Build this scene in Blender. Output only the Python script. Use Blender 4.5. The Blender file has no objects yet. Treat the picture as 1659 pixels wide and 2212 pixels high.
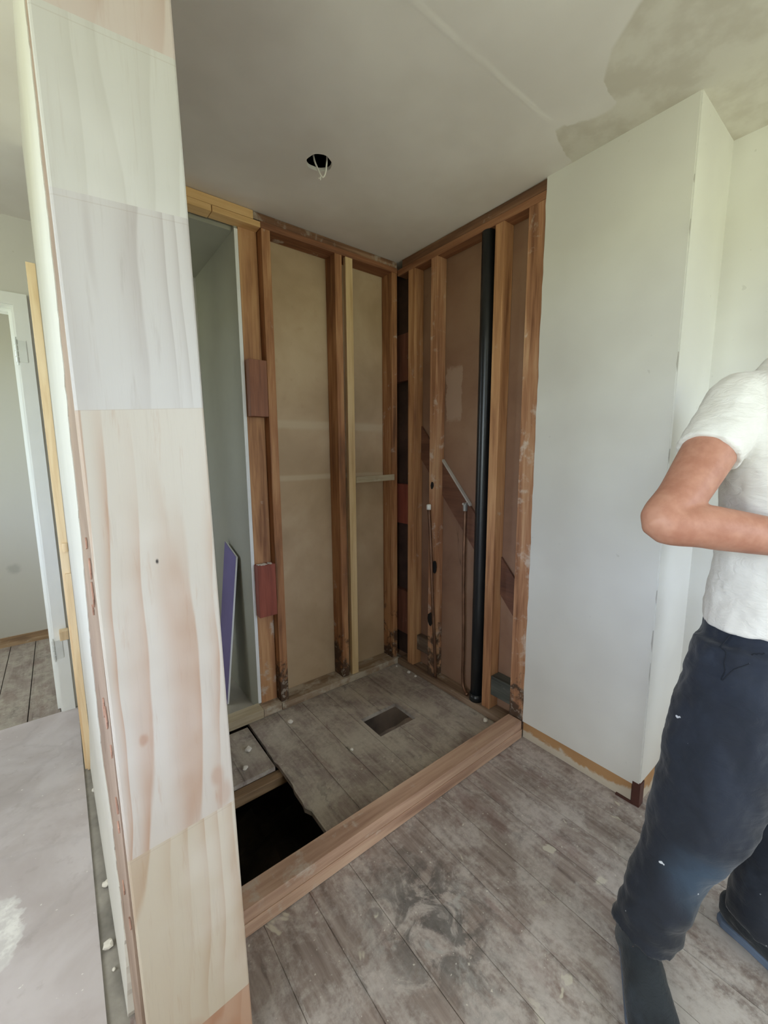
import bpy, bmesh, math, random
from mathutils import Vector, Matrix, noise as mnoise

random.seed(7)
sc = bpy.context.scene
COL = sc.collection

# ------------------------------------------------------------------ camera
CAM = Vector((-1.61538, -1.92187, 1.33345))
YAW, PITCH, ROLL, FPX = 0.66586066, -0.1410107, -0.0057826, 894.098
fw = Vector((math.cos(PITCH)*math.sin(YAW), math.cos(PITCH)*math.cos(YAW), math.sin(PITCH)))
rt0 = Vector((math.cos(YAW), -math.sin(YAW), 0)); up0 = rt0.cross(fw)
rt = math.cos(ROLL)*rt0 + math.sin(ROLL)*up0
up = -math.sin(ROLL)*rt0 + math.cos(ROLL)*up0
cd = bpy.data.cameras.new('camera'); cam = bpy.data.objects.new('camera', cd); COL.objects.link(cam)
cam.matrix_world = Matrix(((rt.x, up.x, -fw.x, CAM.x), (rt.y, up.y, -fw.y, CAM.y), (rt.z, up.z, -fw.z, CAM.z), (0, 0, 0, 1)))
cd.sensor_fit = 'HORIZONTAL'; cd.sensor_width = 36.0; cd.lens = FPX/1659.0*36.0
cd.clip_start = 0.02; cd.clip_end = 100
sc.camera = cam

# ------------------------------------------------------------------ view, world, daylight
sc.view_settings.view_transform = 'Standard'
sc.view_settings.look = 'None'
sc.view_settings.gamma = 1.0
sc.view_settings.use_curve_mapping = False
sc.view_settings.exposure = -0.28
sc.cycles.max_bounces = 12
sc.cycles.diffuse_bounces = 7
sc.cycles.use_denoising = True
SKY = 13.0
w = bpy.data.worlds.new('daylight'); sc.world = w; w.use_nodes = True
nt = w.node_tree; nt.nodes.clear()
wo = nt.nodes.new('ShaderNodeOutputWorld'); bg = nt.nodes.new('ShaderNodeBackground')
tc = nt.nodes.new('ShaderNodeTexCoord'); sx = nt.nodes.new('ShaderNodeSeparateXYZ')
mr = nt.nodes.new('ShaderNodeMapRange'); mr.inputs[1].default_value = -0.5; mr.inputs[2].default_value = 1.0
rp = nt.nodes.new('ShaderNodeValToRGB')
e = rp.color_ramp.elements
e[0].position = 0.0; e[0].color = (0.46, 0.48, 0.36, 1)
e[1].position = 1.0; e[1].color = (0.50, 0.51, 0.52, 1)
for pos, c in ((0.20, (0.56, 0.60, 0.42, 1)), (0.32, (0.58, 0.66, 0.42, 1)), (0.345, (0.86, 1.02, 1.25, 1)), (0.49, (0.84, 1.00, 1.26, 1)), (0.56, (0.66, 0.68, 0.68, 1))):
    k = e.new(pos); k.color = c
nt.links.new(tc.outputs['Generated'], sx.inputs[0]); nt.links.new(sx.outputs[2], mr.inputs[0])
nt.links.new(mr.outputs[0], rp.inputs[0]); nt.links.new(rp.outputs[0], bg.inputs[0])
bg.inputs[1].default_value = SKY
nt.links.new(bg.outputs[0], wo.inputs[0])

def portal(name, loc, rot, sx_, sy_):
    l = bpy.data.lights.new(name, 'AREA'); l.shape = 'RECTANGLE'; l.size = sx_; l.size_y = sy_
    l.cycles.is_portal = True
    o = bpy.data.objects.new(name, l); COL.objects.link(o); o.location = loc; o.rotation_euler = rot
# windows of the room: x0, x1, z0, z1 in the wall behind the camera (y = YB)
YB = -4.0
WINS = [(-1.00, 0.27, 0.82, 2.15)]
HALLWINS = [(-3.2, -1.8, 0.80, 2.15), (-1.32, -0.42, 0.85, 2.15)]       # y0, y1, z0, z1 in the hall's outer wall; second added to brighten the hall
for i, (a, b, c, d) in enumerate(WINS):
    portal('window_daylight', ((a+b)/2, YB-0.02, (c+d)/2), (math.pi/2, 0, 0), b-a, d-c)
for a, b, c, d in HALLWINS: portal('window_daylight', (-3.32, (a+b)/2, (c+d)/2), (0, -math.pi/2, 0), d-c, b-a)
portal('window_daylight', (-3.22, 1.3, 1.5), (0, -math.pi/2, 0), 1.2, 0.8)

# ------------------------------------------------------------------ material helpers
def newmat(name):
    m = bpy.data.materials.new(name); m.use_nodes = True
    t = m.node_tree; t.nodes.clear()
    out = t.nodes.new('ShaderNodeOutputMaterial'); b = t.nodes.new('ShaderNodeBsdfPrincipled')
    t.links.new(b.outputs[0], out.inputs[0])
    return m, t, b
class NB:
    """small node-building helper"""
    def __init__(s, t): s.t = t
    def n(s, kind, **kw):
        q = s.t.nodes.new(kind)
        for k, v in kw.items(): setattr(q, k, v)
        return q
    def put(s, sock, v):
        if hasattr(v, 'is_linked') or isinstance(v, bpy.types.NodeSocket): s.t.links.new(v, sock)
        else:
            if isinstance(v, (tuple, list)) and len(v) == 3 and sock.type == 'RGBA': v = (*v, 1)
            sock.default_value = v
    def math(s, op, a, b=0.0, c=None, clamp=False):
        q = s.n('ShaderNodeMath', operation=op, use_clamp=clamp)
        s.put(q.inputs[0], a); s.put(q.inputs[1], b)
        if c is not None: s.put(q.inputs[2], c)
        return q.outputs[0]
    def vmath(s, op, a, b):
        q = s.n('ShaderNodeVectorMath', operation=op); s.put(q.inputs[0], a); s.put(q.inputs[1], b)
        return q.outputs[0]
    def noise(s, vec, scale, detail=4, rough=.55, dist=0.0):
        q = s.n('ShaderNodeTexNoise'); s.put(q.inputs['Vector'], vec)
        q.inputs['Scale'].default_value = scale; q.inputs['Detail'].default_value = detail
        q.inputs['Roughness'].default_value = rough; q.inputs['Distortion'].default_value = dist
        return q.outputs['Fac']
    def ramp(s, v, stops, interp='LINEAR'):
        q = s.n('ShaderNodeValToRGB'); s.put(q.inputs[0], v)
        cr = q.color_ramp; cr.interpolation = interp
        while len(cr.elements) < len(stops): cr.elements.new(0.5)
        for el, (p, c) in zip(cr.elements, stops):
            el.position = p; el.color = (c, c, c, 1) if isinstance(c, (int, float)) else (*c, 1)
        return q.outputs[0]
    def mix(s, f, a, b, blend='MIX'):
        q = s.n('ShaderNodeMix', data_type='RGBA', blend_type=blend, clamp_factor=True)
        s.put(q.inputs[0], f); s.put(q.inputs[6], a); s.put(q.inputs[7], b)
        return q.outputs[2]
    def step(s, v, a, b):
        q = s.n('ShaderNodeMapRange', interpolation_type='SMOOTHSTEP'); s.put(q.inputs[0], v)
        q.inputs[1].default_value = a; q.inputs[2].default_value = b
        return q.outputs[0]
    def objco(s, rnd=True):
        c = s.n('ShaderNodeTexCoord').outputs['Object']
        if rnd:
            r = s.n('ShaderNodeObjectInfo').outputs['Random']
            c = s.vmath('ADD', c, s.comb(s.math('MULTIPLY', r, 31.7), s.math('MULTIPLY', r, 17.3), s.math('MULTIPLY', r, 53.1)))
        return c
    def pos(s): return s.n('ShaderNodeNewGeometry').outputs['Position']
    def comb(s, x, y, z):
        q = s.n('ShaderNodeCombineXYZ'); s.put(q.inputs[0], x); s.put(q.inputs[1], y); s.put(q.inputs[2], z); return q.outputs[0]
    def sep(s, v):
        q = s.n('ShaderNodeSeparateXYZ'); s.put(q.inputs[0], v); return q.outputs
    def bump(s, b, h, strength=.3, dist=.004):
        q = s.n('ShaderNodeBump'); q.inputs['Strength'].default_value = strength; q.inputs['Distance'].default_value = dist
        s.put(q.inputs['Height'], h); s.t.links.new(q.outputs[0], b.inputs['Normal'])

def L(r, g, b):   # sRGB 0-255 -> linear
    f = lambda v: (v/255/12.92) if v/255 <= .04045 else ((v/255+.055)/1.055)**2.4
    return (f(r), f(g), f(b))

_wc = {}
def wood(light, mid, dark, axis=2, scale=1.0, rough=.62, patch=None, amount=.5, rot=None, contrast=1.0):
    """sawn timber with its grain along an axis; patch = plaster or paint left on it; rot = mould at its foot"""
    key = (light, mid, dark, axis, scale, rough, patch, amount, rot, contrast)
    if key in _wc: return _wc[key]
    m, t, b = newmat('timber'); N = NB(t); c = N.objco()
    st = [1, 1, 1]; st[axis] = .055
    s1 = N.vmath('MULTIPLY', c, tuple(st))
    st[axis] = .16
    s2 = N.vmath('MULTIPLY', c, tuple(st))
    n1 = N.noise(s1, 34*scale, 5, .6, .5); n2 = N.noise(s2, 9*scale, 3, .5, .8); n3 = N.noise(s1, 150*scale, 2, .5)
    f = N.math('ADD', N.math('MULTIPLY', n1, .5), N.math('ADD', N.math('MULTIPLY', n2, .38), N.math('MULTIPLY', n3, .12)))
    d = .13/contrast
    col = N.ramp(f, [(.5-d, dark), (.5, mid), (.5+d*.9, light)])
    # knots
    vk = N.n('ShaderNodeTexVoronoi'); st[axis] = .35
    N.put(vk.inputs['Vector'], N.vmath('MULTIPLY', c, tuple(st))); vk.inputs['Scale'].default_value = 6.5
    kn = N.math('SUBTRACT', 1.0, N.step(vk.outputs['Distance'], .03, .13))
    col = N.mix(N.math('MULTIPLY', kn, .45), col, dark)
    r = N.math('ADD', rough, N.math('MULTIPLY', n1, .15))
    if patch:
        pn = N.noise(c, 11, 6, .65, .3); pm = N.noise(s2, 3.5, 3, .5)
        pf = N.step(N.math('ADD', N.math('MULTIPLY', pn, .6), N.math('MULTIPLY', pm, .4)), .66-.22*amount, .72-.16*amount)
        col = N.mix(N.math('MULTIPLY', pf, .75), col, patch)
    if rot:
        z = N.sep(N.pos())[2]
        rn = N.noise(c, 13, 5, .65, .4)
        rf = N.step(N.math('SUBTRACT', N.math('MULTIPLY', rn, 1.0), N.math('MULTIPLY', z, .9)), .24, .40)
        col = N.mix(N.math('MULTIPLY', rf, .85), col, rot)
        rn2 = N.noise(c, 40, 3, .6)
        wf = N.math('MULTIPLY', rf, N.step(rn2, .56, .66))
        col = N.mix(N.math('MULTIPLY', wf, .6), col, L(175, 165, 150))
    N.put(b.inputs['Base Color'], col); N.put(b.inputs['Roughness'], r)
    N.bump(b, N.math('ADD', n1, N.math('MULTIPLY', n3, .5)), .35, .002)
    _wc[key] = m
    return m

def plain(name, col, rough=.7, var=.06, scale=8, bump=.15, bscale=60, metal=0.0):
    m, t, b = newmat(name); N = NB(t); c = N.objco()
    n = N.noise(c, scale, 4, .55)
    k1 = tuple(max(0, v*(1-var*2)) for v in col); k2 = tuple(min(1, v*(1+var*2)) for v in col)
    N.put(b.inputs['Base Color'], N.ramp(n, [(.3, k1), (.7, k2)]))
    b.inputs['Roughness'].default_value = rough; b.inputs['Metallic'].default_value = metal
    if bump: N.bump(b, N.noise(c, bscale, 3), bump, .002)
    return m

# ------------------------------------------------------------------ mesh helpers
def bx(bm, x0, x1, y0, y1, z0, z1):
    v = [bm.verts.new((x, y, z)) for z in (z0, z1) for y in (y0, y1) for x in (x0, x1)]
    for f in ((0, 2, 3, 1), (4, 5, 7, 6), (0, 1, 5, 4), (2, 6, 7, 3), (0, 4, 6, 2), (1, 3, 7, 5)):
        bm.faces.new([v[i] for i in f])
    return v
def prism(bm, poly, z0, z1):
    a = [bm.verts.new((x, y, z0)) for x, y in poly]; b = [bm.verts.new((x, y, z1)) for x, y in poly]
    n = len(poly)
    bm.faces.new(a[::-1]); bm.faces.new(b)
    for i in range(n): bm.faces.new((a[i], a[(i+1) % n], b[(i+1) % n], b[i]))
def extr(bm, pts, off):
    """closed outline of 3D points swept by off"""
    a = [bm.verts.new(p) for p in pts]; b = [bm.verts.new(Vector(p)+Vector(off)) for p in pts]
    n = len(pts)
    bm.faces.new(a[::-1]); bm.faces.new(b)
    for i in range(n): bm.faces.new((a[i], a[(i+1) % n], b[(i+1) % n], b[i]))
def catmull(P, n):
    out = []
    for i in range(len(P)-1):
        p0 = P[max(i-1, 0)]; p1 = P[i]; p2 = P[i+1]; p3 = P[min(i+2, len(P)-1)]
        for k in range(n):
            t = k/n
            out.append([.5*((2*b)+(-a+c)*t+(2*a-5*b+4*c-d)*t*t+(-a+3*b-3*c+d)*t**3) for a, b, c, d in zip(p0, p1, p2, p3)])
    out.append(list(P[-1]))
    return out
def tube(bm, pts, ref=None, seg=16, n=5, caps=True):
    """pts: (x, y, z, rx[, ry]); rx is measured along ref"""
    P = catmull([[*p, p[3]] if len(p) == 4 else list(p) for p in pts], n)
    rings = []; prev = None
    for i, p in enumerate(P):
        c = Vector(p[:3]); a = Vector(P[max(i-1, 0)][:3]); d = Vector(P[min(i+1, len(P)-1)][:3])
        t = (d-a).normalized()
        if ref is not None: u = Vector(ref) - t*t.dot(Vector(ref))
        elif prev is None: u = t.orthogonal()
        else: u = prev - t*t.dot(prev)
        u.normalize(); prev = u; v = t.cross(u)
        rings.append([bm.verts.new(c+u*p[3]*math.cos(2*math.pi*k/seg)+v*p[4]*math.sin(2*math.pi*k/seg)) for k in range(seg)])
    for r0, r1 in zip(rings, rings[1:]):
        for k in range(seg): bm.faces.new((r0[k], r0[(k+1) % seg], r1[(k+1) % seg], r1[k]))
    if caps: bm.faces.new(rings[0][::-1]); bm.faces.new(rings[-1])
def ball(bm, c, rx, ry, rz, rotz=0.0, seg=20, rings=12):
    M = Matrix.Translation(c) @ Matrix.Rotation(rotz, 4, 'Z') @ Matrix.Diagonal((rx, ry, rz, 1))
    bmesh.ops.create_uvsphere(bm, u_segments=seg, v_segments=rings, radius=1, matrix=M)

def tag(o, label=None, cat=None, group=None, kind=None):
    if label: o['label'] = label
    if cat: o['category'] = cat
    if group: o['group'] = group
    if kind: o['kind'] = kind
    return o
def obj(name, bm, mat, parent=None, origin=None, smooth=False, bevel=0.0):
    me = bpy.data.meshes.new(name)
    bmesh.ops.recalc_face_normals(bm, faces=bm.faces[:])
    if origin is not None: bmesh.ops.translate(bm, verts=bm.verts[:], vec=-Vector(origin))
    bm.to_mesh(me); bm.free()
    me.materials.append(mat)
    if smooth:
        for p in me.polygons: p.use_smooth = True
    o = bpy.data.objects.new(name, me); COL.objects.link(o)
    if origin is not None: o.location = origin
    if parent is not None:
        o.parent = parent
        if origin is not None: o.location = Vector(origin) - parent.location
        else: o.location = -parent.location
    if bevel:
        md = o.modifiers.new('bevel', 'BEVEL'); md.width = bevel; md.segments = 2; md.limit_method = 'ANGLE'
    return o
def empty(name, loc, label, cat, group=None):
    o = bpy.data.objects.new(name, None); COL.objects.link(o); o.location = loc; o.empty_display_size = .05
    return tag(o, label, cat, group)
def box(name, x0, x1, y0, y1, z0, z1, mat, label=None, cat=None, group=None, kind=None, parent=None, bevel=.002):
    bm = bmesh.new(); bx(bm, x0, x1, y0, y1, z0, z1)
    o = obj(name, bm, mat, parent, origin=((x0+x1)/2, (y0+y1)/2, z0), bevel=bevel)
    return tag(o, label, cat, group, kind)
def struct(name, bm, mat, parent=None):
    o = obj(name, bm, mat, parent)
    if parent is None: o['kind'] = 'structure'
    return o

# ------------------------------------------------------------------ materials
PL = L(196, 186, 172)                         # plaster dust left on timber
RIMU_L, RIMU_M, RIMU_D = L(192, 148, 106), L(162, 112, 74), L(110, 72, 46)
M_stud = wood(RIMU_L, RIMU_M, RIMU_D, 2, patch=PL, amount=.30, rot=L(46, 38, 32))
M_stud_pale = wood(L(200, 156, 112), L(176, 128, 88), L(130, 86, 56), 2, patch=PL, amount=.35)
M_stud_white = wood(L(200, 160, 124), L(172, 124, 90), L(122, 80, 54), 2, patch=L(214, 202, 188), amount=.62, rot=L(46, 38, 32))
M_plate_x = wood(L(164, 116, 82), L(140, 92, 62), L(100, 62, 42), 0, patch=PL, amount=.30)
M_plate_y = wood(L(168, 122, 88), L(144, 98, 68), L(102, 64, 44), 1, patch=PL, amount=.30)
M_dusty_x = wood(L(150, 118, 92), L(118, 82, 58), L(80, 52, 36), 0, patch=L(180, 172, 160), amount=.6)
M_dusty_y = wood(L(150, 118, 92), L(118, 82, 58), L(80, 52, 36), 1, patch=L(180, 172, 160), amount=.6)
M_floorplate_x = wood(L(172, 156, 136), L(150, 128, 106), L(106, 84, 66), 0, patch=L(196, 188, 172), amount=.85)
M_floorplate_y = wood(L(152, 132, 112), L(124, 100, 80), L(86, 64, 50), 1, patch=L(184, 174, 158), amount=.7)
M_pale_x = wood(L(226, 190, 138), L(212, 172, 118), L(180, 136, 84), 0, contrast=.7)
M_pale_z = wood(L(226, 202, 160), L(212, 184, 138), L(184, 150, 104), 2, contrast=.7)
M_greypine_x = wood(L(196, 184, 158), L(180, 166, 140), L(146, 130, 104), 0, contrast=.8, patch=L(190, 184, 170), amount=.4)
M_strip = wood(L(236, 216, 184), L(228, 204, 166), L(204, 172, 130), 2, contrast=.8)
M_red = wood(L(158, 108, 84), L(138, 90, 68), L(110, 68, 52), 2, scale=2.0, contrast=.6)
M_red2 = wood(L(158, 86, 68), L(140, 72, 56), L(104, 50, 40), 2, scale=2.0, contrast=.6)
M_brownblock = wood(L(130, 84, 66), L(108, 66, 50), L(78, 46, 36), 2, patch=L(160, 150, 140), amount=.3)
M_sill = wood(L(206, 178, 156), L(190, 158, 136), L(150, 116, 98), 0, scale=.8, contrast=.8, patch=L(196, 184, 172), amount=.45)
M_brace = wood(L(122, 84, 64), L(104, 68, 50), L(76, 48, 36), 1, contrast=.7)
M_noggin = wood(L(120, 104, 88), L(100, 84, 70), L(72, 58, 48), 1, patch=L(160, 152, 136), amount=.4)
M_earth_wood = wood(L(110, 88, 70), L(88, 68, 54), L(60, 46, 38), 0)

def mat_white():
    m, t, b = newmat('white_plaster'); N = NB(t); c = N.objco(False)
    n = N.noise(c, 2.2, 3); n2 = N.noise(c, 14, 4)
    col = N.mix(N.step(n, .35, .7), L(212, 210, 204), L(221, 220, 214))
    sp = N.step(N.noise(c, 34, 2), .73, .78)
    col = N.mix(N.math('MULTIPLY', sp, .3), col, L(170, 166, 158))
    N.put(b.inputs['Base Color'], col); b.inputs['Roughness'].default_value = .55
    N.bump(b, N.math('ADD', N.noise(c, 120, 3), n2), .08, .002)
    return m
M_white = mat_white()
M_trimwhite = plain('white_gloss_paint', L(236, 238, 236), .35, .01, bump=.03)

def mat_ceiling():
    m, t, b = newmat('ceiling_plaster'); N = NB(t); c = N.objco(False)
    x, y, z = N.sep(c)
    n = N.noise(c, 3.0, 3); nb = N.noise(c, 9, 4, .6)
    col = N.mix(N.step(n, .3, .7), L(222, 218, 212), L(232, 229, 224))
    # bare unpainted stopping near the wall: x is right of an outline that runs with y
    yy = N.math('ADD', y, N.math('MULTIPLY', N.math('SUBTRACT', nb, .5), .05))
    g = N.n('ShaderNodeMapRange'); N.put(g.inputs[0], yy); g.inputs[1].default_value = -1.7; g.inputs[2].default_value = -1.0
    out = N.ramp(g.outputs[0], [(0, .5), (.22, .47), (.43, .42), (.57, .345), (.64, .275), (.67, .15), (.70, .14), (.76, .15), (.87, .205), (.915, .20), (.945, .13), (.985, .0)])
    d = N.math('ADD', N.math('ADD', x, out), N.math('MULTIPLY', N.math('SUBTRACT', nb, .5), .06))
    st = N.step(d, -.006, .012)
    col = N.mix(N.math('MULTIPLY', st, .9), col, N.mix(N.step(nb, .35, .65), L(200, 194, 180), L(216, 212, 200)))
    # plaster seam across the room
    sy = N.math('ABSOLUTE', N.math('ADD', N.math('ADD', y, 1.068), N.math('MULTIPLY', N.math('SUBTRACT', N.noise(c, 5, 2), .5), .012)))
    seam = N.math('MULTIPLY', N.math('SUBTRACT', 1.0, N.step(sy, .003, .014)), N.math('MULTIPLY', N.math('SUBTRACT', 1.0, N.step(x, -.26, -.2)), N.step(N.noise(c, 7, 2), .35, .55)))
    col = N.mix(N.math('MULTIPLY', seam, .55), col, L(240, 238, 232))
    N.put(b.inputs['Base Color'], col); b.inputs['Roughness'].default_value = .8
    N.bump(b, N.math('ADD', N.math('MULTIPLY', N.noise(c, 90, 3), .4), N.math('MULTIPLY', seam, 1.2)), .12, .003)
    return m
M_ceil = mat_ceiling()

def mat_floor(name, niche=False, dark=1.0):
    m, t, b = newmat(name); N = NB(t); c = N.objco(False)
    x, y, z = N.sep(c)
    pid = N.math('FLOOR', N.math('DIVIDE', N.math('ADD', x, .113), .1435))
    wn = N.n('ShaderNodeTexWhiteNoise', noise_dimensions='1D'); N.put(wn.inputs['W'], pid)
    sh = N.comb(N.math('MULTIPLY', pid, 3.1), N.math('MULTIPLY', pid, 1.7), 0)
    g = N.vmath('ADD', N.vmath('MULTIPLY', c, (1, .08, 1)), sh)
    gr = N.noise(g, 45, 5, .6, .4)
    mot = N.noise(c, 5.5, 8, .68, .5)                                   # blotches of dust
    mot2 = N.noise(N.vmath('ADD', N.vmath('MULTIPLY', c, (1, .7, 1)), sh), 12, 8, .7, .8)
    fine = N.noise(c, 60, 4, .7)
    scr = N.noise(N.vmath('ADD', N.vmath('MULTIPLY', c, (1, .12, 1)), N.comb(N.math('MULTIPLY', mot, .12), 0, 0)), 26, 4, .6, .6)
    base = N.ramp(gr, [(.3, L(114, 102, 98)), (.5, L(150, 138, 133)), (.7, L(174, 163, 158))])
    base = N.mix(N.math('MULTIPLY', wn.outputs[0], .22), base, L(116, 98, 92))
    d = N.math('ADD', N.math('MULTIPLY', mot, .45), N.math('ADD', N.math('MULTIPLY', mot2, .35), N.math('MULTIPLY', fine, .2)))
    col = N.mix(N.math('MULTIPLY', N.step(d, .44, .60), .72), base, L(202, 196, 194) if not niche else L(198, 193, 184))
    if niche: col = N.mix(N.math('MULTIPLY', N.step(mot, .30, .62), .42), col, L(196, 190, 176))
    # bare reddish timber
    rd = N.step(N.noise(N.vmath('MULTIPLY', c, (1, .35, 1)), 7, 6, .65, .4), .57, .66)
    col = N.mix(N.math('MULTIPLY', rd, .42), col, L(122, 94, 90))
    # dirt trodden in, scratches along the boards
    dk = N.step(N.math('ADD', N.math('MULTIPLY', mot2, .55), N.math('MULTIPLY', N.noise(c, 9, 7, .7, 1.0), .45)), .54, .66)
    col = N.mix(N.math('MULTIPLY', dk, .55), col, L(86, 80, 77))
    col = N.mix(N.math('MULTIPLY', N.step(scr, .60, .70), .35), col, L(80, 74, 72))
    if not niche:
        dv = N.vmath('SUBTRACT', N.vmath('ADD', c, N.vmath('MULTIPLY', N.comb(mot2, mot, 0), (.30, .30, 0))), (-.74, -1.06, 0))
        ln = N.n('ShaderNodeVectorMath', operation='LENGTH'); N.put(ln.inputs[0], N.vmath('MULTIPLY', dv, (1, .75, 1)))
        near = N.math('SUBTRACT', 1.0, N.step(ln.outputs['Value'], .05, .24))
        col = N.mix(N.math('MULTIPLY', near, N.math('MULTIPLY', N.step(N.noise(c, 10, 6, .7, 1.2), .42, .56), .75)), col, L(78, 77, 77))
        col = N.mix(N.math('MULTIPLY', near, N.math('MULTIPLY', N.step(N.noise(c, 13, 5, .7, .8), .56, .66), .55)), col, L(176, 178, 178))
        # splashes of cream and white paint
        pn = N.noise(N.vmath('ADD', N.vmath('MULTIPLY', c, (1, .75, 1)), N.comb(7, 3, 0)), 11, 3, .55, .6)
        ps = N.math('MULTIPLY', N.step(pn, .655, .69), N.step(N.noise(c, 2.6, 2), .40, .52))
        col = N.mix(N.math('MULTIPLY', ps, .8), col, L(208, 204, 190))
        # paler towards the near end of the room, in blotches
        pz = N.math('MULTIPLY', N.math('SUBTRACT', 1.0, N.step(y, -1.80, -1.15)), N.step(d, .41, .54))
        col = N.mix(N.math('MULTIPLY', pz, .60), col, L(206, 203, 202))
    sp = N.step(N.noise(c, 70, 2), .69, .74)
    col = N.mix(N.math('MULTIPLY', sp, .75), col, L(218, 214, 206))
    if dark != 1.0: col = N.mix(1 - dark, col, L(70, 56, 46))
    N.put(b.inputs['Base Color'], col); b.inputs['Roughness'].default_value = .58
    N.bump(b, N.math('ADD', gr, N.math('MULTIPLY', mot2, .8)), .3, .003)
    return m
M_floor = mat_floor('dusty_floorboards')
M_floor_niche = mat_floor('grey_floorboards', True)
M_floor_back = mat_floor('brown_floorboards', True, .72)

def mat_hallfloor():
    m, t, b = newmat('painted_sheet_floor'); N = NB(t); c = N.objco(False)
    n = N.noise(c, 3.5, 5, .6, .4); n2 = N.noise(c, 18, 5, .65)
    col = N.mix(N.step(n, .35, .65), L(188, 180, 182), L(206, 200, 204))
    col = N.mix(N.math('MULTIPLY', N.step(n2, .56, .72), .35), col, L(168, 160, 160))
    v = N.n('ShaderNodeTexVoronoi', feature='DISTANCE_TO_EDGE'); N.put(v.inputs['Vector'], N.vmath('ADD', c, N.comb(N.math('MULTIPLY', n, .3), N.math('MULTIPLY', n2, .1), 0))); v.inputs['Scale'].default_value = 3
    col = N.mix(N.math('MULTIPLY', N.math('SUBTRACT', 1.0, N.step(v.outputs['Distance'], .0, .05)), .16), col, L(150, 144, 146))
    # splash of white plaster on the boards
    dv = N.vmath('SUBTRACT', N.vmath('ADD', c, N.vmath('MULTIPLY', N.comb(n2, N.noise(c, 26, 3), 0), (.10, .10, 0))), (-1.83, -.43, 0))
    ln = N.n('ShaderNodeVectorMath', operation='LENGTH'); N.put(ln.inputs[0], N.vmath('MULTIPLY', dv, (1, .55, 1)))
    col = N.mix(N.math('SUBTRACT', 1.0, N.step(ln.outputs['Value'], .062, .075)), col, N.mix(N.step(n2, .4, .6), L(214, 212, 214), L(240, 240, 240)))
    sp = N.step(N.noise(c, 55, 2), .72, .76)
    col = N.mix(sp, col, L(232, 230, 228))
    N.put(b.inputs['Base Color'], col); b.inputs['Roughness'].default_value = .55
    N.bump(b, n2, .2, .003)
    return m
M_hall = mat_hallfloor()

def mat_lining(name, c1, c2, c3, seam=None, stain=.3):
    m, t, b = newmat(name); N = NB(t); c = N.objco(False); z = N.sep(c)[2]
    n = N.noise(c, 2.4, 4, .55, .3); n2 = N.noise(c, 22, 4, .6)
    col = N.ramp(n, [(.34, c1), (.5, c2), (.68, c3)])
    col = N.mix(N.math('MULTIPLY', N.step(n2, .58, .72), stain), col, c1)
    if seam:
        for zs, wd in seam:
            q = N.math('ABSOLUTE', N.math('SUBTRACT', N.math('ADD', z, N.math('MULTIPLY', n, .03)), zs))
            col = N.mix(N.math('MULTIPLY', N.math('SUBTRACT', 1.0, N.step(q, wd*.3, wd)), .4), col, L(206, 192, 164))
    if not seam:
        yv = N.sep(c)[1]
        q1 = N.math('ABSOLUTE', N.math('ADD', yv, N.math('ADD', .355, N.math('MULTIPLY', n2, .05)))); q2 = N.math('ABSOLUTE', N.math('SUBTRACT', z, N.math('ADD', 1.60, N.math('MULTIPLY', n2, .08))))
        pm = N.math('MULTIPLY', N.math('SUBTRACT', 1.0, N.step(q1, .050, .060)), N.math('SUBTRACT', 1.0, N.step(q2, .12, .15)))
        col = N.mix(N.math('MULTIPLY', pm, .6), col, L(176, 152, 134))
    cr = N.step(N.noise(N.vmath('MULTIPLY', c, (1, 1, .16)), 6, 2, .5, 1.2), .70, .715)
    ck = N.math('MULTIPLY', cr, N.math('SUBTRACT', 1.0, N.step(N.noise(N.vmath('MULTIPLY', c, (1, 1, .16)), 6, 2, .5, 1.2), .715, .73)))
    col = N.mix(N.math('MULTIPLY', ck, .5), col, L(74, 52, 36))
    N.put(b.inputs['Base Color'], col); b.inputs['Roughness'].default_value = .75
    N.bump(b, N.math('ADD', n2, N.noise(c, 80, 2)), .18, .003)
    return m
M_liningA = mat_lining('brown_paper_lining', L(170, 146, 116), L(182, 158, 128), L(194, 172, 142), [(1.50, .03), (1.22, .02)])
M_liningB = mat_lining('dark_paper_lining', L(126, 94, 74), L(140, 107, 85), L(152, 121, 98), None, .25)
M_core = mat_lining('torn_board_paper', L(142, 121, 107), L(158, 137, 122), L(172, 151, 137), None, .4)
M_grey_gib = plain('grey_green_plasterboard', L(156, 156, 144), .8, .03, 3, .05)
M_gibedge = plain('white_board_edge', L(232, 234, 234), .6, .02)
M_purple = plain('violet_paper', L(108, 100, 146), .8, .05, 4, .05)
M_backwall, t_, b_ = newmat('grey_paint'); N_ = NB(t_); c_ = N_.objco(False)
q_ = N_.n('ShaderNodeVectorMath', operation='LENGTH'); N_.put(q_.inputs[0], N_.vmath('MULTIPLY', N_.vmath('SUBTRACT', c_, (-1.915, 1.9, .545)), (1, 0, 1)))
sm_ = N_.math('SUBTRACT', 1.0, N_.step(N_.math('ADD', q_.outputs['Value'], N_.math('MULTIPLY', N_.noise(c_, 30, 3), .03)), .03, .065))
N_.put(b_.inputs['Base Color'], N_.mix(N_.math('MULTIPLY', sm_, .35), L(186, 184, 176), L(120, 118, 110))); b_.inputs['Roughness'].default_value = .7
M_dark = plain('void_shade', L(24, 20, 18), .95, .1)  # near-black in place of the shade inside unlit voids
M_soil = plain('dry_soil', L(74, 62, 52), .95, .25, 5, .8, 12)
M_black_pipe = plain('black_plastic', L(26, 28, 30), .32, .06, 6, .03)
M_copper = plain('tarnished_copper', L(124, 92, 72), .48, .18, 10, .05, metal=.7)
M_zinc = plain('zinc', L(196, 196, 192), .35, .05, metal=.8)
M_cap = plain('white_cap', L(226, 226, 222), .35, .02)
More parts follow.
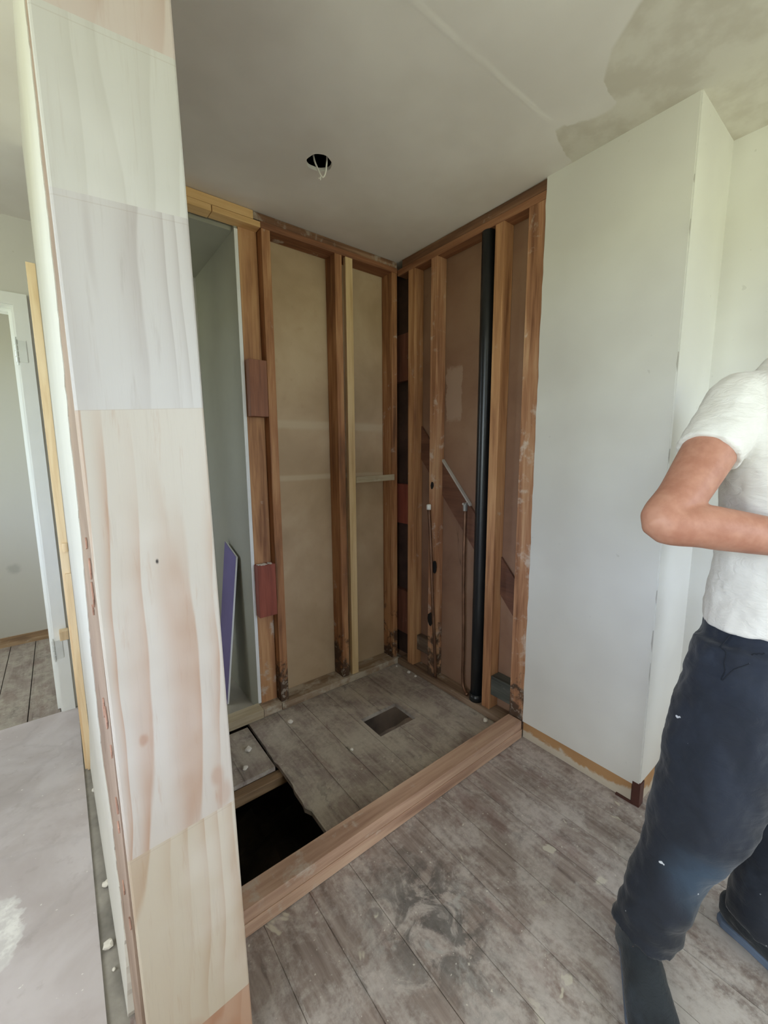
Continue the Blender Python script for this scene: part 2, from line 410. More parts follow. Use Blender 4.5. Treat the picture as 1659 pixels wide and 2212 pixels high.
M_cable = plain('white_cable', L(232, 230, 222), .4, .02)
M_crumb = plain('plaster_crumb', L(226, 222, 214), .85, .05)
M_exterior = plain('render', L(200, 196, 188), .8)
M_notch_black = plain('notch_black', L(22, 20, 20), .7, .1)
M_darkbrown = plain('dark_varnish', L(74, 42, 36), .4, .2, 12)

def mat_baseboard():
    m, t, b = newmat('stripped_base'); N = NB(t); c = N.objco(False); z = N.sep(c)[2]
    n = N.noise(c, 9, 6, .65, .4); n2 = N.noise(N.vmath('MULTIPLY', c, (1, .2, 1)), 30, 4)
    col = N.mix(n2, L(162, 122, 80), L(188, 148, 104))
    lo = N.step(N.math('ADD', z, N.math('MULTIPLY', N.math('SUBTRACT', n, .5), .10)), .036, .028)
    q = N.n('ShaderNodeMapRange'); N.put(q.inputs[0], N.math('ADD', z, N.math('MULTIPLY', N.math('SUBTRACT', n, .5), .11)))
    q.inputs[1].default_value = .040; q.inputs[2].default_value = .028
    col = N.mix(q.outputs[0], col, N.mix(n2, L(180, 168, 148), L(212, 204, 190)))
    N.put(b.inputs['Base Color'], col); b.inputs['Roughness'].default_value = .7
    N.bump(b, n, .4, .004)
    return m
M_base = mat_baseboard()

def mat_jamb():
    """pine board glued up of finger-jointed lengths: each length its own grain and tint"""
    m, t, b = newmat('finger_jointed_pine'); N = NB(t); c = N.objco(False)
    x, y, z = N.sep(c)
    zz = N.math('SUBTRACT', z, N.math('MULTIPLY', N.math('ADD', x, 1.49), .08))
    g = N.math('DIVIDE', zz, 2.4)
    J = [0, .185, .632, 1.406, 1.697, 1.922]
    sid = N.ramp(g, [(j/2.4, i/10) for i, j in enumerate(J)], 'CONSTANT')
    sidv = N.sep(sid)[0]
    tint = N.ramp(g, [(J[0]/2.4, L(178, 146, 124)), (J[1]/2.4, L(188, 176, 158)), (J[2]/2.4, L(191, 182, 173)), (J[3]/2.4, L(189, 184, 183)), (J[4]/2.4, L(190, 187, 182)), (J[5]/2.4, L(189, 176, 170))], 'CONSTANT')
    off = N.comb(N.math('MULTIPLY', sidv, 41), N.math('MULTIPLY', sidv, 23), N.math('MULTIPLY', sidv, 17))
    cc = N.vmath('ADD', c, off)
    wob = N.noise(N.vmath('MULTIPLY', cc, (1, 1, .45)), 4.0, 2, .5)
    p1 = N.vmath('ADD', N.vmath('MULTIPLY', cc, (1, 1, .07)), N.comb(N.math('MULTIPLY', wob, .07), 0, 0))
    ringv = N.math('ADD', N.math('MULTIPLY', N.noise(p1, 6.5, 1, .4), 9.0), N.math('MULTIPLY', N.sep(p1)[0], 14.0))
    fr_ = N.math('FRACT', ringv)
    n1 = N.noise(p1, 40, 3, .5, .2)
    n2 = N.noise(N.vmath('MULTIPLY', cc, (1, 1, .3)), 5, 3, .5, .4)
    n3 = N.noise(N.vmath('MULTIPLY', cc, (1, 1, .05)), 170, 3, .6)
    n4 = N.noise(N.vmath('MULTIPLY', cc, (1, 1, .10)), 60, 4, .65)
    band = N.math('MULTIPLY', N.math('POWER', fr_, 2.2), N.math('SUBTRACT', 1.0, N.step(fr_, .93, 1.0)))
    band = N.math('MULTIPLY', band, N.step(n2, .36, .58))
    amt = N.sep(N.ramp(g, [(J[0]/2.4, .75), (J[1]/2.4, .62), (J[2]/2.4, .85), (J[3]/2.4, .60), (J[4]/2.4, .34), (J[5]/2.4, .5)], 'CONSTANT'))[0]
    dk = N.ramp(g, [(J[0]/2.4, L(156, 106, 76)), (J[1]/2.4, L(160, 124, 90)), (J[2]/2.4, L(166, 126, 98)), (J[3]/2.4, L(150, 138, 134)), (J[4]/2.4, L(158, 152, 142)), (J[5]/2.4, L(160, 124, 106))], 'CONSTANT')
    col = N.mix(N.math('MULTIPLY', band, amt), tint, dk)
    col = N.mix(N.math('MULTIPLY', N.step(n4, .56, .72), N.math('MULTIPLY', amt, .45)), col, dk)
    col = N.mix(N.math('MULTIPLY', N.step(n3, .55, .75), .14), col, L(150, 132, 118))
    col = N.mix(N.math('MULTIPLY', N.step(N.noise(cc, 3.5, 3, .5), .52, .72), .22), col, L(226, 222, 220))
    # knots
    def knot(px, pz, r):
        dv = N.vmath('MULTIPLY', N.vmath('SUBTRACT', c, (px, 0, pz)), (1, 0, .55))
        q = N.n('ShaderNodeVectorMath', operation='LENGTH'); N.put(q.inputs[0], dv)
        return N.math('SUBTRACT', 1.0, N.step(N.math('ADD', q.outputs['Value'], N.math('MULTIPLY', N.math('SUBTRACT', n1, .5), .012)), r*.35, r))
    for px, pz, r, a in ((-1.540, .845, .009, .45), (-1.425, .715, .016, .35), (-1.415, .672, .02, .3), (-1.50, .17, .03, .35), (-1.43, .10, .03, .3)):
        col = N.mix(N.math('MULTIPLY', knot(px, pz, r), a), col, L(160, 108, 74))
    ed = N.math('SUBTRACT', 1.0, 0.0)
    # nail dot
    col = N.mix(knot(-1.497, 1.155, .004), col, L(40, 34, 30))
    # glue lines
    for j in J[1:]:
        q = N.math('ABSOLUTE', N.math('SUBTRACT', zz, j))
        col = N.mix(N.math('MULTIPLY', N.math('SUBTRACT', 1.0, N.step(q, .0003, .0012)), .22), col, L(150, 132, 116))
    N.put(b.inputs['Base Color'], col); b.inputs['Roughness'].default_value = .42
    N.bump(b, N.math('ADD', n3, n1), .08, .002)
    return m
M_jamb = mat_jamb()

# ================================================================== THE SETTING
H = 2.4
# --- floorboards of room and alcove (planks run away from the sill, along y)
LINES = [-1.70, -1.557, -1.413, -1.27, -1.125, -.98, -.83, -.69, -.545, -.40, -.257, -.113, .03, .173, .335]
HX0, HX1, HY0, HY1 = -.522, -.297, -.495, -.332       # waste hole
def planks(bm, x0, x1, y0, y1, hole=None, z1=0.0, th=.02):
    xs = sorted(set([x0, x1]+[l for l in LINES if x0 < l < x1]))
    for l in xs[1:-1]:
        if not (hole and hole[0] < l < hole[1]): bx(bm, l-.0014, l+.0014, y0, y1, z1-th, z1-.0028)
        else: bx(bm, l-.0014, l+.0014, y0, hole[2], z1-th, z1-.0028); bx(bm, l-.0014, l+.0014, hole[3], y1, z1-th, z1-.0028)
    for a, b in zip(xs, xs[1:]):
        a += .0012; b -= .0012
        dz = random.uniform(-.0012, .0012)
        if hole and a < hole[1] and b > hole[0]:
            hx0, hx1, hy0, hy1 = hole
            if a < hx0: bx(bm, a, hx0, y0, y1, z1-th, z1+dz)
            if b > hx1: bx(bm, hx1, b, y0, y1, z1-th, z1+dz)
            aa, bb = max(a, hx0), min(b, hx1)
            bx(bm, aa, bb, y0, hy0, z1-th, z1+dz); bx(bm, aa, bb, hy1, y1, z1-th, z1+dz)
        else: bx(bm, a, b, y0, y1, z1-th, z1+dz)
bm = bmesh.new(); planks(bm, -1.60, .50, YB, -.905)
struct('floor', bm, M_floor)
bm = bmesh.new(); planks(bm, -.98, .07, -.905, .095, (HX0, HX1, HY0, HY1))
# splintered lip on the sawn edge by the open underfloor
for (ya, yb, wd) in ((-.66, -.50, .014), (-.36, -.22, .006)):
    if wd > 0: prism(bm, [(-.979, ya), (-.979-wd, ya+.03), (-.979-wd*.55, ya+.06), (-.979-wd*.5, yb-.03), (-.979, yb)], -.02, -.001)
struct('floor_alcove', bm, M_floor_niche)
bm = bmesh.new(); planks(bm, -1.40, -.992, -.36, -.03)
struct('floor_alcove_edge', bm, M_floor_niche)
bm = bmesh.new(); bx(bm, -1.40, -.89, .076, .70, 2.322, 2.36)
struct('ceiling_passage', bm, M_grey_gib)
bm = bmesh.new(); bx(bm, -1.40, -.80, .06, .71, -.03, 0.0)
struct('floor_passage', bm, plain('concrete', L(172, 168, 160), .8, .08, 6, .3))
# joists and an added light blocker under the floor
M_joist = wood(L(172, 146, 116), L(146, 120, 92), L(104, 82, 62), 0)
for y0_ in (-.405, -.93):
    box('floor_joist', -1.40, -.662, y0_, y0_+.045, -.062, -.0215, M_joist,
        'rough floor joist under the far edge of the floor opening' if y0_ > -.5 else 'floor joist hidden under the timber sill', 'joist')
box('floor_light_blocker', -.66, -.60, -1.19, .088, -.48, -.0215, M_earth_wood, 'unseen added bearer under the alcove boards right of the floor opening', 'blocker')  # added unseen, to keep the big opening's light out of the waste hole
bm = bmesh.new(); bx(bm, -1.5, .335, -1.2, .1, -.62, -.52)
bmesh.ops.subdivide_edges(bm, edges=bm.edges[:], cuts=20, use_grid_fill=True)
for v in bm.verts: v.co.z += .06*mnoise.noise(v.co*5)+.03*mnoise.noise(v.co*14)
struct('floor_underside_ground', bm, M_soil)
bm = bmesh.new()
bx(bm, -1.52, -1.40, -1.2, .1, -.62, -.021); bx(bm, -1.4, .335, .09, .1, -.62, -.021); bx(bm, -1.4, .335, -1.21, -1.2, -.62, -.021); bx(bm, .335, .345, -1.2, .1, -.62, -.021)
struct('wall_foundation', bm, M_soil)
# hall floor, strip of old floor at the wall's foot, back room floor
bm = bmesh.new(); bx(bm, -3.2, -1.642, YB, .70, -.03, .002)
struct('floor_hall', bm, M_hall)
bm = bmesh.new(); bx(bm, -1.642, -1.56, -1.13, .2, -.03, -.004); bx(bm, -1.642, -1.60, YB, -1.13, -.03, -.004); bx(bm, -1.642, -1.40, .2, .70, -.03, -.004)
struct('floor_old_strip', bm, plain('dusty_concrete', L(150, 146, 140), .85, .16, 12, .5))
bm = bmesh.new(); bx(bm, -3.2, -1.42, .69, 2.0, -.07, -.031)
struct('floor_light_stop', bm, M_dark)  # sheet added below to stop light showing through the board gaps
bm = bmesh.new()
for k in range(13):
    xx = -3.2+k*.135
    bx(bm, xx+.0022, xx+.1328, .70, 2.0, -.03, -.004-random.uniform(0, .002))
struct('floor_back_room', bm, M_floor_back)

# --- ceiling with the hole of a removed downlight
bm = bmesh.new()
hc = (-.747, -.44); hr = .047; hs = .12; nseg = 32
def ringpts(z, sq):
    out = []
    for k in range(nseg):
        a = 2*math.pi*k/nseg; cx_, cy_ = math.cos(a), math.sin(a)
        s_ = hs/max(abs(cx_), abs(cy_)) if sq else hr*(1+.035*math.sin(3*a+1)+.02*math.sin(7*a))
        out.append(bm.verts.new((hc[0]+cx_*s_, hc[1]+cy_*s_, z)))
    return out
o0, i0, i1, o1 = ringpts(H, True), ringpts(H, False), ringpts(H+.013, False), ringpts(H+.013, True)
for A, B in ((o0, i0), (i0, i1), (i1, o1)):
    for k in range(nseg): bm.faces.new((A[k], A[(k+1) % nseg], B[(k+1) % nseg], B[k]))
def cbox(x0, x1, y0, y1): bx(bm, x0, x1, y0, y1, H, H+.013)
cbox(-3.3, hc[0]-hs, YB, 2.0); cbox(hc[0]+hs, .5, YB, 2.0); cbox(hc[0]-hs, hc[0]+hs, YB, hc[1]-hs); cbox(hc[0]-hs, hc[0]+hs, hc[1]+hs, 2.0)
struct('ceiling', bm, M_ceil)
bm = bmesh.new(); bx(bm, -3.3, .5, YB, 2.0, H+.24, H+.26)
struct('ceiling_void', bm, M_dark)
bm = bmesh.new()
for a in ((-3.3, -3.28, YB, 2.0), (.48, .5, YB, 2.0), (-3.3, .5, YB, YB+.02), (-3.3, .5, 1.98, 2.0)): bx(bm, *a, H+.013, H+.24)
struct('wall_void', bm, M_dark)

# --- right wall: white plasterboard cheek, its return, and the wall past it
def ragged(z0, z1, n, amp):
    return [(z0+(z1-z0)*i/n, random.uniform(-amp, amp)) for i in range(n+1)]
bm = bmesh.new()
left = [(-.003, -.915+d, z) for z, d in ragged(.082, H, 46, .0022)]
rightp = [(-.003, -1.412, H), (-.003, -1.412, .082)]
extr(bm, left+rightp, (.012, 0, 0))
bx(bm, .006, .5, -1.405, -.93, .075, H)
struct('wall_right', bm, M_white)
bm = bmesh.new()
bx(bm, -.001, .335, -1.4165, -1.405, .10, H)
struct('wall_right_return', bm, M_white)
bm = bmesh.new(); bx(bm, .335, .5, YB, -1.405, .085, H)
struct('wall_right_far', bm, M_white)
bm = bmesh.new()      # torn paper along the outer corner of the cheek
edge = [(-.0036, -1.4155, z) for z in (.12, H)]
prev = None
zz = .5
while zz < 2.2:
    if random.random() < .55:
        l_ = random.uniform(.02, .09); wd = random.uniform(.0008, .0025)
        prism_pts = [(-.0042, -1.4155, zz), (-.0042, -1.4155+wd*2, zz+l_*.4), (-.0042, -1.4155+wd, zz+l_), (-.0042, -1.4155, zz+l_)]
        extr(bm, prism_pts, (-.0012, 0, 0))
    zz += random.uniform(.06, .2)
struct('trim_1', bm, plain('torn_paper', L(176, 172, 164), .9))
# stripped base of those walls
bm = bmesh.new(); bx(bm, .004, .03, -1.386, -.915, 0.0, .085)
struct('baseboard_right', bm, M_base)
bm = bmesh.new(); bx(bm, .034, .34, -1.411, -1.395, 0.0, .105); bx(bm, .339, .36, YB, -1.41, 0, .088)
struct('baseboard_return', bm, M_base)
bm = bmesh.new(); bx(bm, -.004, .034, -1.418, -1.390, 0.0, .095)
struct('trim_2', bm, M_darkbrown)
bm = bmesh.new(); bx(bm, -.006, .02, -1.40, -1.335, 0.0, .006)
struct('trim_3', bm, M_darkbrown)

# --- alcove linings behind the studs
bm = bmesh.new(); bx(bm, -.80, .09, .095, .105, 0, H)
struct('wall_back', bm, M_liningA)
bm = bmesh.new(); bx(bm, .0685, .0698, -.094, .0945, .04, H)
struct('wall_corner_shade', bm, plain('corner_shade_brown', L(74, 52, 42), .9, .2, 6))  # dark red-brown sheet; the corner void's shade is put into its colour
bm = bmesh.new(); bx(bm, .07, .08, -.93, .095, 0, H)
struct('wall_alcove_side', bm, M_liningB)
# --- passage seen through the opening left of the studs
bm = bmesh.new(); bx(bm, -.886, -.80, .096, .82, 0, H)
struct('wall_passage', bm, M_white)

# --- wall between room and hall, ending in the foreground; torn facing towards the hall
def hx(y): return -1.584+(y+1.13)*(-1.606+1.584)/(.12+1.13)     # hall face of that wall
bm = bmesh.new(); prism(bm, [(hx(-1.13), -1.13), (-1.415, -1.13), (-1.402, -1.0), (-1.402, .12), (hx(.12), .12)], -.004, H)
struct('wall_left', bm, M_core)
def interp(t, xs):
    for (a, u), (b, v) in zip(xs, xs[1:]):
        if t <= b: return u+(v-u)*max(0, (t-a)/(b-a))
    return xs[-1][1]
bm = bmesh.new()
nz = 130; prev = None
for i in range(nz+1):
    z = .010+(H-.010)*i/nz
    y_ = interp(z, [(0, -.93), (.29, -.86), (.48, -.84), (.57, -.75), (.87, -.76), (1.16, -.88), (1.31, -.89), (1.6, -.95), (2.05, -.97), (2.2, -1.08), (2.4, -1.10)])
    y_ += .018*mnoise.noise((z*9, 0, 3))+.022*mnoise.noise((z*27, 5, 0))+.018*mnoise.noise((z*60, 1, 0))
    o_ = .0015+.013*max(0, 1-z/.22)
    ring = [bm.verts.new((hx(y_)-o_, y_, z)), bm.verts.new((hx(.12)-o_, .12, z)), bm.verts.new((hx(.12)+.001, .12, z)), bm.verts.new((hx(y_)+.001, y_, z))]
    if prev:
        for k in range(4): bm.faces.new((prev[k], prev[(k+1) % 4], ring[(k+1) % 4], ring[k]))
    else: bm.faces.new(ring[::-1])
    prev = ring
bm.faces.new(prev)
struct('wall_left_facing', bm, M_white)
bm = bmesh.new()     # broken plaster in the lower part of the torn strip
for i in range(13):
    z = random.uniform(.45, 1.22); y_ = random.uniform(-1.12, -1.02); r_ = random.uniform(.008, .022)
    pts = [(hx(y_)-.0005, y_+r_*math.cos(a)*random.uniform(.5, 1.2), z+r_*1.2*math.sin(a)*random.uniform(.5, 1.2)) for a in [k*2*math.pi/7 for k in range(7)]]
    extr(bm, pts, (-.0022, 0, 0))
struct('trim_4', bm, plain('broken_plaster', L(176, 140, 124), .9, .25, 18, .6))

# --- hall end wall with its doorway, room behind
DX0, DX1, DZ = -2.50, -1.705, 2.014
bm = bmesh.new()
bx(bm, -3.2, DX0, .71, .82, 0, H); bx(bm, DX1, -.888, .71, .82, 0, H); bx(bm, DX0, DX1, .71, .82, DZ, H)
struct('wall_hall_end', bm, M_white)
def ring_frame(bm, x0, x1, ztop, wd, y0, y1):
    bx(bm, x1, x1+wd, y0, y1, 0, ztop); bx(bm, x0-wd, x0, y0, y1, 0, ztop); bx(bm, x0-wd, x1+wd, y0, y1, ztop, ztop+wd)
bm = bmesh.new()
ring_frame(bm, DX0, DX1, DZ, .052, .692, .71)
ring_frame(bm, DX0+.008, DX1-.008, DZ-.008, .012, .70, .835)
ring_frame(bm, DX0+.022, DX1-.022, DZ-.022, .014, .745, .80)
door = struct('door_1', bm, M_trimwhite); door['label'] = 'white painted door frame at the end of the hall'
door['category'] = 'door frame'
for zc in (1.81, .345):
    bm = bmesh.new()
    for k in range(4):
        tube(bm, [(DX1-.006, .690, zc-.05+k*.026, .0062), (DX1-.006, .690, zc-.05+k*.026+.022, .0062)], seg=10, n=1)
    tube(bm, [(DX1-.006, .690, zc-.062, .003), (DX1-.006, .690, zc+.062, .003)], seg=8, n=1)
    bx(bm, DX1-.004, DX1+.030, .6885, .693, zc-.048, zc+.048)
    obj('hinge', bm, plain('painted_hinge', L(226, 230, 228), .4, .03, metal=.2), door)
bm = bmesh.new(); bx(bm, -3.2, -1.42, 1.90, 2.0, .06, H)
struct('wall_back_room', bm, M_backwall)
bm = bmesh.new(); bx(bm, -3.2, -1.42, 1.888, 1.9, -.005, .064)
struct('baseboard_back_room', bm, wood(L(176, 150, 120), L(150, 122, 92), L(104, 80, 60), 0, patch=L(190, 178, 160), amount=.5))
bm = bmesh.new(); bx(bm, -1.52, -1.42, .82, 1.9, 0, H)
struct('wall_back_room_side', bm, M_backwall)

# --- outer walls behind the camera, with windows
def wall_with_holes(bm, x0, x1, y0, y1, holes):
    xs = x0
    for (a, b, c, d) in sorted(holes):
        bx(bm, xs, a, y0, y1, 0, H); bx(bm, a, b, y0, y1, 0, c); bx(bm, a, b, y0, y1, d, H); xs = b
    bx(bm, xs, x1, y0, y1, 0, H)
bm = bmesh.new(); wall_with_holes(bm, -3.3, .5, YB-.12, YB, WINS)
struct('wall_front', bm, M_white)
for i, (a, b, c, d) in enumerate(WINS):
    bm = bmesh.new()
    for q in ((a, a+.05, c, d), (b-.05, b, c, d), (a, b, c, c+.05), (a, b, d-.05, d), ((a+b)/2-.025, (a+b)/2+.025, c, d)):
        bx(bm, q[0], q[1], YB-.09, YB-.04, q[2], q[3])
    struct('window_%d' % (i+1), bm, M_trimwhite)
bm = bmesh.new()
ys_ = YB
for a, b, c, d in HALLWINS:
    bx(bm, -3.3, -3.2, ys_, a, 0, H); bx(bm, -3.3, -3.2, a, b, 0, c); bx(bm, -3.3, -3.2, a, b, d, H); ys_ = b
bx(bm, -3.3, -3.2, ys_, .9, 0, H); bx(bm, -3.3, -3.2, 1.7, 2.0, 0, H); bx(bm, -3.3, -3.2, .9, 1.7, 0, .9); bx(bm, -3.3, -3.2, .9, 1.7, 2.1, H)
struct('wall_hall', bm, M_white)
for i, (y0_, y1_, z0_, z1_) in enumerate(HALLWINS):
    bm = bmesh.new()
    for q in ((y0_, y0_+.05, z0_, z1_), (y1_-.05, y1_, z0_, z1_), (y0_, y1_, z0_, z0_+.05), (y0_, y1_, z1_-.05, z1_), ((y0_+y1_)/2-.025, (y0_+y1_)/2+.025, z0_, z1_)):
        bx(bm, -3.28, -3.23, q[0], q[1], q[2], q[3])
    struct('window_%d' % (i+2), bm, M_trimwhite)  # the second hall window is added to light the hall face

# ================================================================== FRAMING, BACK WALL (front of studs at y = 0)
D = .093
ST = 'studs of the back wall'
box('wall_stud', -.798, -.756, 0, D, .04, 2.338, M_stud, 'brown wall stud on the back wall with two blocks nailed to its left side', 'stud', ST)
box('wall_stud', -.414, -.372, 0, D, .04, 2.338, M_stud, 'brown wall stud in the middle of the back wall, beside the pale batten', 'stud', ST)
box('wall_stud', -.040, -.002, 0, D, .04, 2.338, M_stud, 'brown wall stud of the back wall in the inner corner of the alcove', 'stud', ST)
box('door_stud', -.886, -.800, .05, .093, .04, 2.338, M_stud_pale, 'wide flat brown stud set back beside the white board edge', 'stud')
box('packing_block', -.884, -.799, 0, .049, 1.508, 1.765, M_red, 'upper reddish brown block nailed beside the left back wall stud', 'block', 'blocks beside the left stud')
box('packing_block', -.890, -.799, 0, .049, .525, .790, M_red2, 'lower red brown block with a dusty top beside the left back wall stud', 'block', 'blocks beside the left stud')
bm = bmesh.new()
for i in range(26):
    x_ = random.uniform(-.88, -.81); y_ = random.uniform(.006, .042); s_ = random.uniform(.004, .009)
    ball(bm, (x_, y_, .7905), s_, s_*random.uniform(.6, 1.2), .0025, seg=7, rings=4)
tag(obj('plaster_dust', bm, M_crumb), 'pale plaster dust lying on the lower red brown block', 'dust', kind='stuff')
box('batten', -.352, -.308, -.004, .018, .018, 2.336, M_pale_z, 'thin pale pine batten standing beside the middle back wall stud', 'batten')
bm = bmesh.new(); extr(bm, [(-.308, -.010, 1.170), (-.032, -.010, 1.174), (-.032, -.010, 1.209), (-.308, -.010, 1.203)], (0, .010, 0))
tag(obj('cross_batten', bm, M_pale_z if False else M_greypine_x, bevel=.001), 'short pale horizontal batten between the pine batten and the corner stud', 'batten')
box('top_plate', -.800, 0.0, 0, D, 2.338, 2.367, M_plate_x, 'brown top plate along the head of the back wall studs', 'top plate')
box('packing_strip', -.830, 0.0, .003, D, 2.3675, 2.3985, M_dusty_x, 'dusty dark strip between back wall top plate and ceiling', 'packing strip')
box('lintel_board', -1.40, -.832, -.002, .075, 2.362, 2.398, M_pale_x, 'upper pale pine board over the passage opening, tight under the ceiling', 'lintel board', 'boards over the passage opening')
box('lintel_board', -1.40, -1.012, -.004, .06, 2.334, 2.3605, M_pale_x, 'left lower pale pine board over the passage opening', 'lintel board', 'boards over the passage opening')
box('lintel_board', -1.009, -.801, -.003, .06, 2.336, 2.3605, M_pale_x, 'right lower pale pine board, ending at the left stud head', 'lintel board', 'boards over the passage opening')
box('lintel_soffit', -.886, -.8015, .0605, D, 2.3385, 2.3605, M_plate_x, 'short reddish brown packer above the wide flat stud', 'packer')
box('bottom_plate', -.799, -.002, -.014, D, .0015, .04, M_floorplate_x, 'dusty grey bottom plate under the back wall studs', 'bottom plate')
box('bottom_plate', -.898, -.801, -.012, D, .0015, .043, M_floorplate_x, 'short dirty stub of bottom plate under the wide flat stud', 'bottom plate')
box('bottom_plate', -1.40, -.900, -.014, .06, .0015, .047, M_greypine_x, 'pale pine bottom plate across the passage opening', 'bottom plate')
# plasterboard sheet lining the passage
sh = empty('plasterboard_sheet', (-.895, .37, 0), 'grey plasterboard sheet lining the passage, its white edge towards the alcove', 'plasterboard')
bm = bmesh.new(); bx(bm, -.902, -.888, .053, .70, .004, 2.36)
obj('board_face', bm, M_grey_gib, sh)
bm = bmesh.new(); bx(bm, -.9025, -.8875, .0485, .053, .05, 2.325)
tag(obj('cut_edge', bm, M_gibedge, sh), 'white cut edge')
# violet offcut leaning on it
of = empty('plasterboard_offcut', (-.99, .3, 0), 'narrow violet plasterboard offcut leaning upright in the passage', 'plasterboard')
def lean(bm, t0, t1, e):      # slab leaning from x=-1.0 at the floor to x=-.915 at the top
    A = Vector((-1.003, .215, .004)); B = Vector((-.9125+.0, .215, .80)); Wd = Vector((0, .17, .055)); nrm = Vector((.994, 0, -.11))
    p = [A, A+Vector((0, .17, 0)), B+Wd, B]
    extr(bm, [q+nrm*t0 for q in p], nrm*(t1-t0))
bm = bmesh.new(); lean(bm, -.011, -.009, 0); obj('violet_face', bm, M_purple, of)
bm = bmesh.new(); lean(bm, -.009, .0, 0); tag(obj('gypsum_core', bm, M_gibedge, of), 'white gypsum core')

# ================================================================== FRAMING, RIGHT WALL (front of studs at x = 0)
E_ = .068
SB = 'studs of the right alcove wall'
box('wall_stud', 0, E_, -.146, -.094, .04, 2.325, M_stud_pale, 'brown stud of the right alcove wall nearest the inner corner', 'stud', SB)
box('wall_stud', 0, E_, -.318, -.272, .04, 2.325, M_stud_white, 'plaster smeared stud with the copper pipe running down its face', 'stud', SB)
box('wall_stud', 0, E_, -.720, -.672, .04, 2.325, M_stud_pale, 'pale stud standing right beside the black waste pipe', 'stud', SB)
box('wall_stud', 0, E_, -.913, -.838, .04, 2.325, M_stud_white, 'wide worn stud of the right alcove wall against the white plasterboard', 'stud', SB)
box('top_plate', 0, E_, -.914, -.001, 2.325, 2.357, M_plate_y, 'brown top plate along the head of the right alcove wall', 'top plate')
box('packing_strip', .002, E_, -.914, -.040, 2.3575, 2.3985, M_dusty_y, 'dusty strip between right alcove top plate and ceiling', 'packing strip')
box('bottom_plate', -.014, E_, -.905, -.016, .0015, .038, M_floorplate_y, 'dirty brown bottom plate along the right alcove wall', 'bottom plate')
BK = 'blocks stacked up the inner corner'
for z0_, z1_, m_, lb in ((1.752, 2.016, M_brownblock, 'topmost dull brown block in the inner corner between the walls'),
                        (.905, 1.147, M_red2, 'dark red block in the inner corner at batten height'),
                        (.20, .478, M_brownblock, 'lowest brown block in the inner corner with a dusty top')):
    box('corner_block', .03, E_, -.092, .094, z0_, z1_, m_, lb, 'block', BK)
box('noggin', .03, E_, -.270, -.148, .135, .228, M_noggin, 'small brown noggin low between the two studs nearest the corner', 'noggin')
box('noggin', .006, E_, -.836, -.722, .122, .222, wood(L(92, 92, 84), L(72, 74, 68), L(50, 50, 46), 1, patch=L(160, 154, 138), amount=.25), 'grey green noggin low between the waste pipe stud and the end stud', 'noggin')
# diagonal brace let into the wall
br = empty('diagonal_brace', (.06, -.5, .9), 'dark brown diagonal brace board crossing behind the pipes', 'brace')
def zb(y): return 1.255+(y+.351)*1.15
def brace_piece(bm, y0_, y1_, x0_, x1_, a, b):
    extr(bm, [(x0_, y0_, zb(y0_)+a), (x0_, y1_, zb(y1_)+a), (x0_, y1_, zb(y1_)+b), (x0_, y0_, zb(y0_)+b)], (x1_-x0_, 0, 0))
for ya, yb in ((-.836, -.722), (-.670, -.32), (-.270, -.148)):
    bm = bmesh.new(); brace_piece(bm, ya, yb, .0555, .067, -.19, -.002)
    obj('board', bm, M_brace, br)
bm = bmesh.new(); brace_piece(bm, -.520, -.322, .048, .067, -.0015, .010)
tag(obj('dusty_top_edge', bm, plain('pale_dust', L(178, 172, 164), .8), br), 'pale dusty top edge')
# pipes
wp = empty('waste_pipe', (.022, -.62, .0385), 'black plastic waste pipe standing upright in the right alcove wall', 'pipe')
bm = bmesh.new(); tube(bm, [(.022, -.620, .040, .031), (.022, -.620, 1.2, .031), (.022, -.620, 2.324, .031)], seg=24, n=2)
obj('pipe_barrel', bm, M_black_pipe, wp, smooth=True)
bm = bmesh.new(); tube(bm, [(.020, -.620, .0385, .035), (.020, -.620, .075, .035)], seg=24, n=1)
obj('pipe_socket', bm, M_black_pipe, wp, smooth=True)
cp = empty('water_pipe', (.028, -.52, .05), 'thin brown copper pipe rising free between stud and waste pipe', 'pipe', 'copper pipes')
bm = bmesh.new(); tube(bm, [(.005, -.572, .047, .0085), (.02, -.545, .052, .0085), (.028, -.520, .10, .0085), (.030, -.517, .35, .0085), (.030, -.508, .7, .0085), (.030, -.509, 1.045, .0085)], seg=12, n=6)
obj('pipe_run', bm, M_copper, cp, smooth=True)
bm = bmesh.new(); tube(bm, [(.030, -.509, 1.035, .012), (.030, -.509, 1.075, .012)], seg=8, n=1); tube(bm, [(.012, -.509, 1.072, .006), (.048, -.509, 1.072, .006)], seg=8, n=1)
tag(obj('pipe_fitting', bm, M_zinc, cp), 'pale metal fitting')
cp = empty('water_pipe', (-.01, -.33, .05), 'thin copper pipe running down the plaster smeared stud', 'pipe', 'copper pipes')
bm = bmesh.new(); tube(bm, [(-.006, -.345, .05, .0085), (-.010, -.338, .25, .0085), (-.012, -.318, .55, .0085), (-.012, -.300, .85, .0085), (-.012, -.284, 1.03, .0085)], seg=12, n=5)
obj('pipe_run', bm, M_copper, cp, smooth=True)
bm = bmesh.new(); tube(bm, [(-.012, -.284, 1.022, .013), (-.012, -.284, 1.046, .0135), (-.012, -.284, 1.052, .009)], seg=12, n=2)
tag(obj('pipe_cap', bm, M_cap, cp, smooth=True), 'white end cap')
